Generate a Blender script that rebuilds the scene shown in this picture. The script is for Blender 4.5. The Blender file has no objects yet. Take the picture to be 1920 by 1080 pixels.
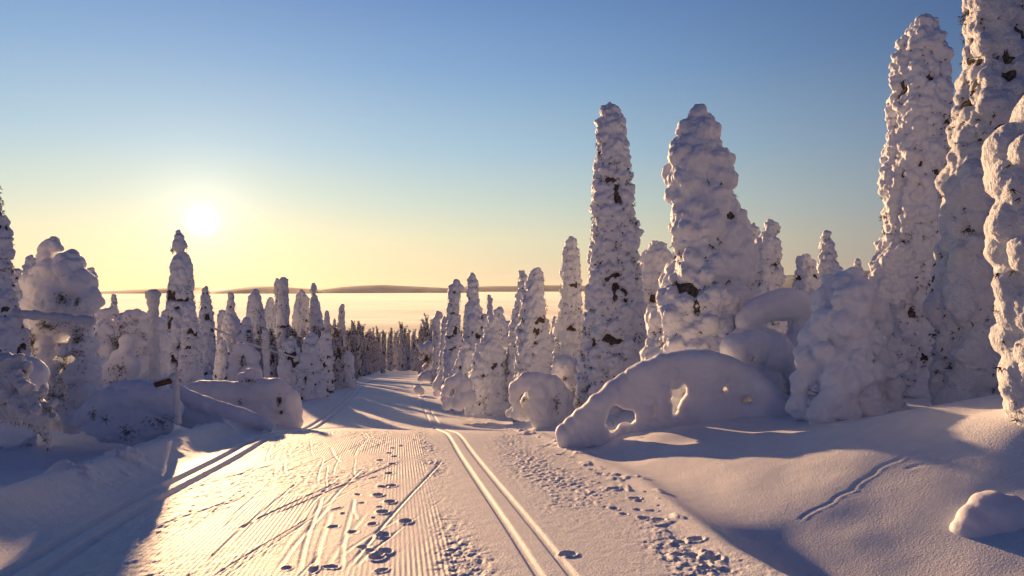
import bpy, math, random
import numpy as np
from mathutils import Vector

# ------------------------------------------------------------------ scene, camera, sun, sky
scene = bpy.context.scene
C = scene.collection
scene.render.resolution_x, scene.render.resolution_y = 1024, 576
F, CX, HY = 1280.0, 960.0, 538.0          # focal length in photo pixels, image centre, horizon row
cam_d = bpy.data.cameras.new("camera"); cam = bpy.data.objects.new("camera", cam_d); C.objects.link(cam)
cam_d.sensor_width = 36; cam_d.lens = 24; cam_d.shift_y = -0.001
cam_d.clip_start = 0.05; cam_d.clip_end = 60000
cam.location = (0, 0, 0); cam.rotation_euler = (math.radians(90), 0, 0)
scene.camera = cam

SUN_AZ, SUN_EL = math.radians(24.4), math.radians(5.1)      # azimuth is left of the view axis
SV = Vector((-math.sin(SUN_AZ)*math.cos(SUN_EL), math.cos(SUN_AZ)*math.cos(SUN_EL), math.sin(SUN_EL)))
sl = bpy.data.lights.new("sun", 'SUN'); sun = bpy.data.objects.new("sun", sl); C.objects.link(sun)
sl.energy = 1.95; sl.angle = math.radians(0.55); sl.color = (1.0, 0.585, 0.28)
sun.rotation_euler = SV.to_track_quat('Z', 'Y').to_euler()

world = bpy.data.worlds.new("World"); scene.world = world; world.use_nodes = True
nt = world.node_tree; nt.nodes.clear()
def N(t, ty, **kw):
    n = t.nodes.new(ty)
    for k, v in kw.items(): setattr(n, k, v)
    return n
def mth(t, op, a, b=None, c=None, clamp=False):
    n = N(t, 'ShaderNodeMath', operation=op); n.use_clamp = clamp
    for i, v in enumerate((a, b, c)):
        if v is None: continue
        if isinstance(v, (int, float)): n.inputs[i].default_value = v
        else: t.links.new(v, n.inputs[i])
    return n.outputs[0]
out = N(nt, 'ShaderNodeOutputWorld'); bg = N(nt, 'ShaderNodeBackground')
sky = N(nt, 'ShaderNodeTexSky'); sky.sky_type = 'NISHITA'; sky.sun_disc = False
sky.sun_elevation = SUN_EL; sky.sun_rotation = -SUN_AZ; sky.altitude = 300
sky.air_density = 1.0; sky.dust_density = 1.0; sky.ozone_density = 2.0
geo = N(nt, 'ShaderNodeNewGeometry'); tc = N(nt, 'ShaderNodeTexCoord')
nrm = N(nt, 'ShaderNodeVectorMath', operation='NORMALIZE'); nt.links.new(tc.outputs['Generated'], nrm.inputs[0])
dot = N(nt, 'ShaderNodeVectorMath', operation='DOT_PRODUCT'); nt.links.new(nrm.outputs[0], dot.inputs[0])
dot.inputs[1].default_value = SV
ang = mth(nt, 'ARCCOSINE', mth(nt, 'MINIMUM', dot.outputs['Value'], 0.999999))
sep = N(nt, 'ShaderNodeSeparateXYZ'); nt.links.new(nrm.outputs[0], sep.inputs[0])
el = mth(nt, 'ARCSINE', sep.outputs['Z'])
def lobe(width, power=1.0):                      # exp(-(angle/width)^power)
    return mth(nt, 'EXPONENT', mth(nt, 'MULTIPLY', mth(nt, 'POWER', mth(nt, 'DIVIDE', ang, width), power), -1.0))
def addcol(prev, fac, col):
    s = N(nt, 'ShaderNodeVectorMath', operation='SCALE'); s.inputs[0].default_value = col; nt.links.new(fac, s.inputs['Scale'])
    a = N(nt, 'ShaderNodeVectorMath', operation='ADD'); nt.links.new(prev, a.inputs[0]); nt.links.new(s.outputs[0], a.inputs[1])
    return a.outputs[0]
# clear-sky colour by height above the horizon, with the Sky Texture mixed in
ramp = N(nt, 'ShaderNodeValToRGB'); nt.links.new(mth(nt, 'DIVIDE', mth(nt, 'MAXIMUM', el, 0.0), math.radians(60)), ramp.inputs[0])
er = ramp.color_ramp; er.interpolation = 'LINEAR'
SKY = [(0.0, (0.91, 0.71, 0.45)), (0.066, (0.80, 0.76, 0.53)), (0.115, (0.60, 0.70, 0.62)), (0.185, (0.40, 0.58, 0.70)),
       (0.29, (0.235, 0.41, 0.66)), (0.40, (0.135, 0.27, 0.56)), (0.48, (0.025, 0.055, 0.16)), (1.0, (0.012, 0.034, 0.125))]
er.elements[0].position = SKY[0][0]; er.elements[0].color = (*SKY[0][1], 1)
er.elements[1].position = SKY[-1][0]; er.elements[1].color = (*SKY[-1][1], 1)
for p, c_ in SKY[1:-1]:
    e = er.elements.new(p); e.color = (*c_, 1)
mixs = N(nt, 'ShaderNodeMix', data_type='RGBA'); mixs.inputs[0].default_value = 0.97
nt.links.new(sky.outputs[0], mixs.inputs[6])
rs = N(nt, 'ShaderNodeVectorMath', operation='SCALE'); rs.inputs['Scale'].default_value = 3.2
nt.links.new(ramp.outputs[0], rs.inputs[0]); nt.links.new(rs.outputs[0], mixs.inputs[7])
# away from the sun the sky is dimmer and bluer
ramp2 = N(nt, 'ShaderNodeValToRGB'); nt.links.new(mth(nt, 'DIVIDE', mth(nt, 'MAXIMUM', el, 0.0), math.radians(60)), ramp2.inputs[0])
er = ramp2.color_ramp; er.interpolation = 'EASE'
er.elements[0].position = 0; er.elements[0].color = (.14, .125, .175, 1); er.elements[1].position = 1; er.elements[1].color = (.012, .034, .125, 1)
for p, c_ in [(.11, (.115, .15, .26)), (.33, (.035, .075, .20)), (.55, (.022, .042, .12))]:
    e = er.elements.new(p); e.color = (*c_, 1)
rs2 = N(nt, 'ShaderNodeVectorMath', operation='SCALE'); rs2.inputs['Scale'].default_value = 3.2; nt.links.new(ramp2.outputs[0], rs2.inputs[0])
mx2 = N(nt, 'ShaderNodeMix', data_type='RGBA'); nt.links.new(lobe(.94, 3.2), mx2.inputs[0])
nt.links.new(rs2.outputs[0], mx2.inputs[6]); nt.links.new(mixs.outputs[2], mx2.inputs[7])
col = mx2.outputs[2]
col = addcol(col, lobe(0.20, 1.2), (0.30, 0.25, 0.17))     # wide aureole
col = addcol(col, lobe(0.034, 1.1), (1.7, 1.5, 1.15))
col = addcol(col, lobe(0.011, 2.5), (75.0, 46.0, 28.0))  # the sun itself
nt.links.new(col, bg.inputs[0]); bg.inputs[1].default_value = 0.07
nt.links.new(bg.outputs[0], out.inputs[0])

scene.view_settings.view_transform = 'Standard'; scene.view_settings.look = 'None'
scene.view_settings.exposure = 2.15; scene.view_settings.gamma = 1.0
scene.render.engine = 'CYCLES'
scene.cycles.max_bounces = 6; scene.cycles.diffuse_bounces = 4; scene.cycles.volume_bounces = 0

# ------------------------------------------------------------------ helpers
rng = np.random.default_rng(7)
def tag(o, label=None, cat=None, group=None, kind=None):
    if label: o['label'] = label
    if cat: o['category'] = cat
    if group: o['group'] = group
    if kind: o['kind'] = kind
    return o
def raw_mesh(name, V, faces_flat, size, mat=None, smooth=True):
    me = bpy.data.meshes.new(name)
    V = np.asarray(V, dtype=np.float32); Fc = np.asarray(faces_flat, dtype=np.int32).reshape(-1)
    nf = len(Fc)//size
    me.vertices.add(len(V)); me.vertices.foreach_set('co', V.reshape(-1))
    me.loops.add(len(Fc)); me.loops.foreach_set('vertex_index', Fc)
    me.polygons.add(nf); me.polygons.foreach_set('loop_start', np.arange(nf, dtype=np.int32)*size)
    me.polygons.foreach_set('loop_total', np.full(nf, size, dtype=np.int32))
    me.polygons.foreach_set('use_smooth', np.full(nf, smooth, dtype=bool))
    me.update(calc_edges=True)
    if mat: me.materials.append(mat)
    return me
def link(name, me, parent=None, loc=None):
    o = bpy.data.objects.new(name, me); C.objects.link(o)
    if parent: o.parent = parent
    if loc is not None: o.location = loc
    return o
def empty(name, loc):
    o = bpy.data.objects.new(name, None); C.objects.link(o); o.location = loc; o.empty_display_size = 0.2
    return o

def hash2(ix, iy, s):
    h = (ix.astype(np.int64)*374761393 + iy.astype(np.int64)*668265263 + s*982451653) & 0xffffffff
    h = ((h ^ (h >> 13))*1274126177) & 0xffffffff
    return ((h ^ (h >> 16)) & 0xffff)/65535.0
def vnoise(x, y, s=0):
    x = np.asarray(x, float); y = np.asarray(y, float)
    ix, iy = np.floor(x), np.floor(y); fx, fy = x-ix, y-iy
    fx = fx*fx*fx*(fx*(fx*6-15)+10); fy = fy*fy*fy*(fy*(fy*6-15)+10)
    a, b = hash2(ix, iy, s), hash2(ix+1, iy, s); c, d = hash2(ix, iy+1, s), hash2(ix+1, iy+1, s)
    return (a*(1-fx)+b*fx)*(1-fy) + (c*(1-fx)+d*fx)*fy - 0.5
def fbm(x, y, s=0, o=4):
    r = 0; a = 1.0
    for k in range(o):
        r = r + a*vnoise(x, y, s+k*17); x = x*2.03+3.1; y = y*2.03+1.7; a *= .5
    return r
def sstep(a, b, x):
    t = np.clip((x-a)/(b-a), 0, 1); return t*t*(3-2*t)

# ------------------------------------------------------------------ materials
def base_mat(name):
    m = bpy.data.materials.new(name); m.use_nodes = True
    return m, m.node_tree, m.node_tree.nodes['Principled BSDF']
def snow_mat(name, scale=60, bump=0.35, dist=0.01, col=(0.86, 0.86, 0.87), sss=0.0, lump=8.0, lumpd=0.03):
    m, t, p = base_mat(name)
    p.inputs['Roughness'].default_value = 0.62; p.inputs['Specular IOR Level'].default_value = 0.25
    co = N(t, 'ShaderNodeTexCoord')
    n1 = N(t, 'ShaderNodeTexNoise'); n1.inputs['Scale'].default_value = scale; n1.inputs['Detail'].default_value = 3; n1.inputs['Roughness'].default_value = .7
    t.links.new(co.outputs['Object'], n1.inputs['Vector'])
    n2 = N(t, 'ShaderNodeTexNoise'); n2.inputs['Scale'].default_value = lump; n2.inputs['Detail'].default_value = 2
    t.links.new(co.outputs['Object'], n2.inputs['Vector'])
    b2 = N(t, 'ShaderNodeBump'); b2.inputs['Strength'].default_value = 0.6; b2.inputs['Distance'].default_value = lumpd
    t.links.new(n2.outputs[0], b2.inputs['Height'])
    b1 = N(t, 'ShaderNodeBump'); b1.inputs['Strength'].default_value = bump; b1.inputs['Distance'].default_value = dist
    t.links.new(n1.outputs[0], b1.inputs['Height']); t.links.new(b2.outputs[0], b1.inputs['Normal'])
    t.links.new(b1.outputs[0], p.inputs['Normal'])
    cr = N(t, 'ShaderNodeValToRGB'); cr.color_ramp.elements[0].position = .3; cr.color_ramp.elements[1].position = .7
    cr.color_ramp.elements[0].color = (col[0]*.93, col[1]*.93, col[2]*.94, 1); cr.color_ramp.elements[1].color = (*col, 1)
    t.links.new(n2.outputs[0], cr.inputs[0]); t.links.new(cr.outputs[0], p.inputs['Base Color'])
    if sss:
        p.inputs['Subsurface Weight'].default_value = sss; p.inputs['Subsurface Radius'].default_value = (1.0, .75, .55)
        p.inputs['Subsurface Scale'].default_value = 0.12
    return m, t, p
M = {}
M['snow'] = snow_mat('tree_snow', 50, 0.35, 0.02, col=(0.77, 0.80, 0.87), sss=0.0)[0]
M['snow_soft'] = snow_mat('soft_snow', 70, 0.35, 0.008, col=(0.80, 0.82, 0.88), lump=3.0, lumpd=.03, sss=0.45)[0]
M['snow_rime'] = snow_mat('rime_snow', 45, 0.9, 0.03, col=(0.76, 0.79, 0.85), lump=14, lumpd=.04)[0]
M['snow_far'] = snow_mat('far_tree_snow', 6, 0.8, 0.15, col=(0.72, 0.71, 0.74), lump=2.0, lumpd=.2)[0]
def plain(name, col, rough=.8, noise=12, var=.4):
    m, t, p = base_mat(name); p.inputs['Roughness'].default_value = rough
    n = N(t, 'ShaderNodeTexNoise'); n.inputs['Scale'].default_value = noise; n.inputs['Detail'].default_value = 4
    co = N(t, 'ShaderNodeTexCoord'); t.links.new(co.outputs['Object'], n.inputs['Vector'])
    cr = N(t, 'ShaderNodeValToRGB'); cr.color_ramp.elements[0].position = .35; cr.color_ramp.elements[1].position = .65
    cr.color_ramp.elements[0].color = (*[c*(1-var) for c in col], 1); cr.color_ramp.elements[1].color = (*[c*(1+var) for c in col], 1)
    t.links.new(n.outputs[0], cr.inputs[0]); t.links.new(cr.outputs[0], p.inputs['Base Color'])
    return m
M['needles'] = plain('spruce_needles', (0.085, 0.068, 0.052), noise=26, var=.75)
M['needles_frost'] = plain('frosted_needles', (0.16, 0.13, 0.10), noise=30, var=.7)
M['bark'] = plain('bark', (0.07, 0.05, 0.04))
M['wood'] = plain('weathered_wood', (0.11, 0.06, 0.04), noise=25)
M['cloth'] = plain('dark_clothing', (0.03, 0.025, 0.03)); M['skin'] = plain('skin', (0.45, 0.28, 0.2), var=.05)

# ------------------------------------------------------------------ the ground
H0, SL = 1.35, 0.114
LY = np.array([-9, 2, 4.4, 5.3, 6.75, 9.3, 11.4, 14, 20, 60, 200, 900.])
LX = np.array([-2.4, -2.95, -3.3, -3.5, -3.8, -4.17, -4.5, -4.8, -5.7, -12.6, -36., -150.])
def Lf(Y): return np.interp(Y, LY, LX)
def Rf(Y): return .87 - .165*Y
def Qo(Y): return np.interp(Y, [5.0, 8, 12, 16], [1.50, 1.92, 1.74, 1.72])      # trail edge, right of the right tracks
def g_base(X, Y):
    X = np.asarray(X, float); Y = np.asarray(Y, float)
    zp = -H0 - SL*Y
    far = -76 + 0*Y
    z = np.where(Y > 400, np.maximum(zp, far), zp)
    z = z - .30*sstep(12.8, 18.5, Y)*(1-sstep(20, 44, Y)) + .04*np.exp(-((Y-12.5)/1.5)**2)
    q = X - (Rf(Y)+Qo(Y))
    near = 1 - sstep(14, 24, Y)
    qq = np.maximum(q, 0)
    # snow bank on the right: a plane that rises away from the camera, then follows the hill
    zo_ = -3.02 + .165*np.minimum(X, 5.0) + .02*np.maximum(X-5, 0) + .068*np.minimum(Y, 8.8) - .114*np.maximum(Y-8.8, 0)
    zn_ = -3.20 + .255*np.minimum(X, 5.5) + .068*Y + .20*np.exp(-((X-4.3)/1.7)**2-((Y-6.9)/1.2)**2)
    m_ = sstep(7.6, 9.2, Y); zb_ = zn_*(1-m_) + zo_*m_
    zb_ += - .06*np.exp(-((X-2.7)/1.2)**2-((Y-9.3)/.6)**2) + .05*fbm(X*.8+2, Y*.8, 83, 2)
    zb_ += .30*np.exp(-((X-4.85)/.6)**2-((Y-6.2)/.6)**2)
    zb_ = np.maximum(zb_, zp-.5)
    zold = z + .55*(1-np.exp(-(qq/(2.0+.25*np.maximum(Y-12, 0)))**1.7))
    w = sstep(.0, 1.0, q)
    z = near*(z*(1-w)+zb_*w) + (1-near)*zold
    z += .03*np.exp(-((q-.02)/.14)**2)*near
    z += .10*np.exp(-((q-.3)/.5)**2)*sstep(14, 30, Y)*(1-sstep(150, 200, Y))
    p = Lf(Y) - X
    nl = 1 - sstep(13, 20, Y)
    z += .25*np.exp(-((p-.85)/.36)**2)*nl + .12*np.exp(-((p-.9)/.5)**2)*(1-nl)
    z -= .34*sstep(1.1, 2.4, p)*nl
    z += (.45+.2*(1-nl))*sstep(3.5, 8.5, p)
    offt = (1-.6*near)*sstep(.3, 1.2, q) + sstep(.9, 1.8, p)
    z += offt*.22*fbm(X*.35, Y*.35, 3, 3) + offt*.035*fbm(X*1.7, Y*1.7, 5, 2)
    return z
def px(cx, cy, d): return np.array([(cx-CX)/F*d, d, (HY-cy)/F*d])
def ground_pixel(cx, cy, d0=2.5, d1=240):
    ds = np.geomspace(d0, d1, 1600)
    zr = (HY-cy)/F*ds; zg = g_base((cx-CX)/F*ds, ds)
    k = np.argmax(zr < zg)
    d = ds[k] if (zr < zg).any() else d1
    return (cx-CX)/F*d, d
s_f = np.arange(-.46, .24, .00092)
s_m = np.concatenate([np.arange(-.95, -.46, .0030), s_f, np.arange(.24, .95, .0026)])
s_a = np.concatenate([np.arange(-3.2, -.95, .03), s_m, np.arange(.95, 3.2, .03)])
d_a = np.concatenate([np.linspace(-9, 1.4, 60), np.geomspace(1.45, 3.4, 90), np.geomspace(3.42, 22, 560), np.geomspace(22.2, 200, 260), np.geomspace(203, 12000, 90)])
S, D = np.meshgrid(s_a, d_a)
Wd = np.where(D > 1.4, D+3, 4.4)
GX = S*Wd; GY = D
GZ = g_base(GX, GY)
r_ = Rf(GY); l_ = Lf(GY)
v = (r_-GX)/(r_-l_)                     # 0 at the right tracks, 1 at the left tracks
latw = (r_-l_)
q = GX-(r_+Qo(GY)); p = l_-GX
vis = (GY > 2.5)*(GY < 45)
# classic ski tracks: two grooves on each side
def groove(dist, w, depth): return -depth*np.exp(-(dist/np.where(dist > 0, w*1.9, w))**4)
wob = .012*vnoise(GY*.5, 0*GY, 31)
fade = 1 - .6*sstep(15, 60, GY)
GZ += groove(GX-r_-.02+wob, .022, .020)*(GY < 190) + groove(GX-r_-.235+wob, .022, .019)*(GY < 190)
GZ += groove(GX-l_+wob, .036, .055)*(GY < 190) + groove(GX-l_-.235+wob, .036, .055)*(GY < 190)
# rough churned strips
rough = np.exp(-((GX-r_+.42)/.20)**2) + np.exp(-((GX-r_-.95)/.5)**2)*.9 + np.exp(-((p-.6)/.5)**2)*.35
mid = sstep(.22, .34, v)*(1-sstep(.93, .97, v))
GZ += np.where(vis, rough*.015*fbm(GX*24, GY*17, 9, 3)*(.25+1.1*sstep(-.25, .3, fbm(GX*1.6, GY*.9, 12, 3))), 0)
GZ += np.where(vis, mid*.012*fbm(GX*20, GY*11, 19, 3)*sstep(-.15, .25, fbm(GX*.9, GY*.5, 25, 2)), 0)
# lumps pushed up on the shoulders
lum = np.maximum(fbm(GX*5, GY*3.5, 41, 3)-.12, 0)
GZ += np.where(vis, lum*.10*np.exp(-((q+.15)/.22)**2), 0)
GZ += np.where(vis & (GY < 14), np.maximum(fbm(GX*3.2, GY*3.2, 51, 4)-.05, 0)*.28*np.exp(-((p-.95)/.35)**2)*sstep(.05, .4, fbm(GX*.8, GY*.8, 61, 2)+.25), 0)
GZ += np.where(vis & (GY < 9), (sstep(-.05, .02, fbm(GX*2.1+GY, GY*1.6, 77, 3))-.5)*.06*np.exp(-((p-1.35)/.30)**2), 0)
# long skating strokes and scratches
def stroke(x0, y0, x1, y1, w, depth, soft=True):
    global GZ
    dx, dy = x1-x0, y1-y0; L = math.hypot(dx, dy)
    m = (GY > min(y0, y1)-.3) & (GY < max(y0, y1)+.3) & (GX > min(x0, x1)-.3) & (GX < max(x0, x1)+.3)
    gx, gy = GX[m], GY[m]
    t = ((gx-x0)*dx+(gy-y0)*dy)/(L*L); u = ((gx-x0)*dy-(gy-y0)*dx)/L
    u = u + .015*np.sin(t*5)
    env = sstep(0, .12, t)*(1-sstep(.88, 1, t)) if soft else (t > -.001)*(t < 1.001)
    GZ[m] += env*(-depth*np.exp(-(u/w)**4) + depth*.45*np.exp(-((u-1.9*w)/(w*.7))**2))
random.seed(5)
for k in range(74):
    y0 = random.uniform(3.6, 13); vv = random.uniform(.32, .93)
    x0 = float(Rf(y0)-vv*(Rf(y0)-Lf(y0)))
    L = random.uniform(.7, 2.6); a = random.choice([-1, 1, 1])*random.uniform(.02, .22) + (.165 if random.random() < .6 else .02)
    stroke(x0, y0, x0-math.sin(a)*L, y0+math.cos(a)*L, random.uniform(.008, .020), random.uniform(.002, .007))
for a, b in [((500, 972), (760, 860)), ((430, 1000), (640, 900)), ((640, 1078), (830, 860)), ((370, 1070), (560, 900)), ((560, 1075), (600, 930)), ((330, 925), (520, 868)), ((260, 1000), (470, 925))]:
    A = ground_pixel(*a); B = ground_pixel(*b); stroke(A[0], A[1], B[0], B[1], .016, .009)
# animal track across the right bank
pa = [(1500, 975), (1560, 940), (1600, 915), (1640, 885), (1690, 858), (1740, 842), (1800, 832)]
pw = [ground_pixel(*c) for c in pa]
for A, B in zip(pw[:-1], pw[1:]):
    stroke(A[0], A[1], B[0], B[1], .016, .005, False)
pa = [(1700, 880), (1780, 865), (1850, 850)]
pw = [ground_pixel(*c) for c in pa]
for A, B in zip(pw[:-1], pw[1:]): stroke(A[0], A[1], B[0], B[1], .02, .004, False)
# boot prints
def dent(cx, cy, w, l, depth, rot=0):
    global GZ
    x0, y0 = ground_pixel(cx, cy)
    m = (abs(GY-y0) < .5) & (abs(GX-x0) < .5)
    gx, gy = GX[m]-x0, GY[m]-y0
    c, s = math.cos(rot), math.sin(rot); a = (gx*c+gy*s)/w; b = (-gx*s+gy*c)/l
    r = np.sqrt(a*a+b*b)
    GZ[m] += -depth*np.exp(-r**4) + depth*.28*np.exp(-((r-1.45)/.3)**2)
for cx, cy in [(722, 1036), (706, 1046), (720, 1004), (762, 979), (716, 961), (733, 942), (711, 929), (736, 911), (729, 888), (735, 870), (715, 863), (742, 856), (731, 850), (740, 840), (752, 836), (778, 825)]:
    dent(cx+random.uniform(-2, 2), cy, .043, .065, .042*min(1, (cy-790)/150), .2)
for k in range(42):
    cy = random.uniform(835, 1078); cx = 960 + (random.uniform(-.95, -.35)*(cy-684)*1.05 - 60)
    if 90 < cx < 720: dent(cx, cy, random.uniform(.015, .045), random.uniform(.03, .07), random.uniform(.008, .028), random.uniform(-.6, .6))
for k in range(26):
    cy = random.uniform(850, 1070); dent(1010+(cy-820)*1.35+random.uniform(-40, 30), cy, random.uniform(.03, .05), random.uniform(.03, .06), random.uniform(.01, .03))
for cx, cy in [(1305, 1012), (1065, 1040), (1190, 935), (1150, 918), (1235, 975)]:
    dent(cx, cy, .05, .05, .035)
V = np.stack([GX, GY, GZ], -1).reshape(-1, 3)
nr, nc = S.shape
idx = np.arange(nr*nc, dtype=np.int32).reshape(nr, nc)
Fq = np.stack([idx[:-1, :-1], idx[:-1, 1:], idx[1:, 1:], idx[1:, :-1]], -1).reshape(-1)
gm, t, pb = snow_mat('ground_snow', 55, 0.85, 0.013, col=(0.85, 0.86, 0.89), lump=7, lumpd=.012)
me = raw_mesh('snow_ground', V, Fq, 4, gm)
cord = (1-sstep(.955, .965, v))*sstep(.135, .15, v)
cord = cord*(.25+.75*sstep(-.25, .1, fbm(GX*.8+5, GY*.35, 88, 3)))*(v < .3) + (v >= .3)*cord*sstep(-.12, .18, fbm(GX*.9+5, GY*.35, 89, 3))*.8
cord = cord*(1-sstep(9, 26, GY))
for nme, arr in (('lat', v*latw), ('cord', cord)):
    at = me.attributes.new(nme, 'FLOAT', 'POINT'); at.data.foreach_set('value', arr.reshape(-1).astype(np.float32))
a1 = N(t, 'ShaderNodeAttribute', attribute_name='lat'); a2 = N(t, 'ShaderNodeAttribute', attribute_name='cord')
sn = mth(t, 'SINE', mth(t, 'MULTIPLY', a1.outputs['Fac'], 2*math.pi/.036))
bc = N(t, 'ShaderNodeBump'); bc.inputs['Strength'].default_value = 1.0; bc.inputs['Distance'].default_value = .0030
t.links.new(mth(t, 'MULTIPLY', sn, a2.outputs['Fac']), bc.inputs['Height'])
last = pb.inputs['Normal'].links[0].from_node
t.links.new(bc.outputs[0], [n for n in t.nodes if n.type == 'BUMP' and n is not last and n is not bc][0].inputs['Normal'])
ground = link('snow_ground', me); tag(ground, kind='structure')

# ------------------------------------------------------------------ blob surfaces
def ico(sub):
    bpy_bm = __import__('bmesh').new(); __import__('bmesh').ops.create_icosphere(bpy_bm, subdivisions=sub, radius=1)
    Vv = np.array([v.co[:] for v in bpy_bm.verts]); Ff = np.array([[v.index for v in f.verts] for f in bpy_bm.faces])
    bpy_bm.free(); return Vv, Ff
ICO = {1: ico(1), 2: ico(2), 3: ico(3)}
TEX = {}
def cloud(scale):
    if scale not in TEX:
        tx = bpy.data.textures.new('clouds', 'CLOUDS'); tx.noise_scale = scale; tx.noise_depth = 2; TEX[scale] = tx
    return TEX[scale]
def cells(scale):
    k_ = ('v', scale)
    if k_ not in TEX:
        tx = bpy.data.textures.new('cells', 'VORONOI'); tx.noise_scale = scale; TEX[k_] = tx
    return TEX[k_]
def blobs_to_mesh(name, B, voxel, mat, smooth=2, disp=((.25, .05),), sub=2):
    """B rows: x y z rx ry rz -> one continuous surface"""
    B = np.asarray(B, float); Vi, Fi = ICO[sub]
    Vv = (Vi[None]*B[:, None, 3:6] + B[:, None, :3]).reshape(-1, 3)
    Ff = (Fi[None] + (np.arange(len(B))*len(Vi))[:, None, None]).reshape(-1)
    me = raw_mesh('tmp', Vv, Ff, 3)
    o = bpy.data.objects.new('tmp', me); C.objects.link(o)
    r = o.modifiers.new('r', 'REMESH'); r.mode = 'VOXEL'; r.voxel_size = voxel; r.use_smooth_shade = True
    if smooth:
        s = o.modifiers.new('s', 'SMOOTH'); s.factor = .5; s.iterations = smooth
    for sc_, st in disp:
        dm = o.modifiers.new('d', 'DISPLACE'); dm.texture = cloud(sc_) if st > 0 else cells(sc_); dm.strength = st; dm.mid_level = .5; dm.texture_coords = 'LOCAL'
    dg = bpy.context.evaluated_depsgraph_get(); dg.update()
    res = bpy.data.meshes.new_from_object(o.evaluated_get(dg))
    bpy.data.objects.remove(o); bpy.data.meshes.remove(me)
    res.name = name; res.materials.clear(); res.materials.append(mat)
    return res
def tufts_mesh(name, P, Dn, size, mat, n=7, seed=0, wr=.055):
    """little sprays of needled twigs at points P pointing along Dn"""
    r = np.random.default_rng(seed); P = np.asarray(P); Dn = np.asarray(Dn); K = len(P)
    if K == 0: P = np.zeros((1, 3)); Dn = np.array([[0, 0, -1.]]); K = 1
    Pn = np.repeat(P, n, 0); d = np.repeat(Dn, n, 0) + r.normal(0, .55, (K*n, 3)); d /= np.linalg.norm(d, axis=1)[:, None]+1e-9
    sz = np.repeat(np.broadcast_to(size, (K,)), n)*r.uniform(.5, 1.2, K*n)
    side = np.cross(d, r.normal(0, 1, (K*n, 3))); side /= np.linalg.norm(side, axis=1)[:, None]+1e-9
    up = np.cross(d, side)
    w = sz[:, None]*wr
    Vv = np.stack([Pn-side*w, Pn+side*w, Pn+up*w, Pn+d*sz[:, None]+0*w], 1).reshape(-1, 3)
    b = (np.arange(K*n)*4)[:, None]
    Ff = np.concatenate([b+[0, 1, 3], b+[1, 2, 3], b+[2, 0, 3], b+[0, 2, 1]], 1).reshape(-1)
    return raw_mesh(name, Vv, Ff, 3, mat, smooth=False)
def tube_mesh(name, pts, rad, mat, n=10, jag=0, seed=0):
    pts = np.asarray(pts, float); r = np.random.default_rng(seed)
    rad = np.broadcast_to(rad, (len(pts),)).astype(float)
    Vs = []
    for i, p_ in enumerate(pts):
        t_ = pts[min(i+1, len(pts)-1)]-pts[max(i-1, 0)]; t_ /= np.linalg.norm(t_)+1e-9
        a = np.cross(t_, [.3, 1, .2]); a /= np.linalg.norm(a); b_ = np.cross(t_, a)
        th = np.arange(n)*2*math.pi/n; rr = rad[i]*(1+jag*r.uniform(-1, 1, n))
        Vs.append(p_ + (np.cos(th)*rr)[:, None]*a + (np.sin(th)*rr)[:, None]*b_)
    Vv = np.concatenate(Vs); Fs = []
    for i in range(len(pts)-1):
        for k in range(n):
            a0, a1 = i*n+k, i*n+(k+1) % n
            Fs += [a0, a1, a1+n, a0, a1+n, a0+n]
    m0 = len(Vv); Vv = np.concatenate([Vv, [pts[0], pts[-1]]])
    for k in range(n):
        Fs += [m0, (k+1) % n, k, m0+1, (len(pts)-1)*n+k, (len(pts)-1)*n+(k+1) % n]
    return raw_mesh(name, Vv, Fs, 3, mat)

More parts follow.
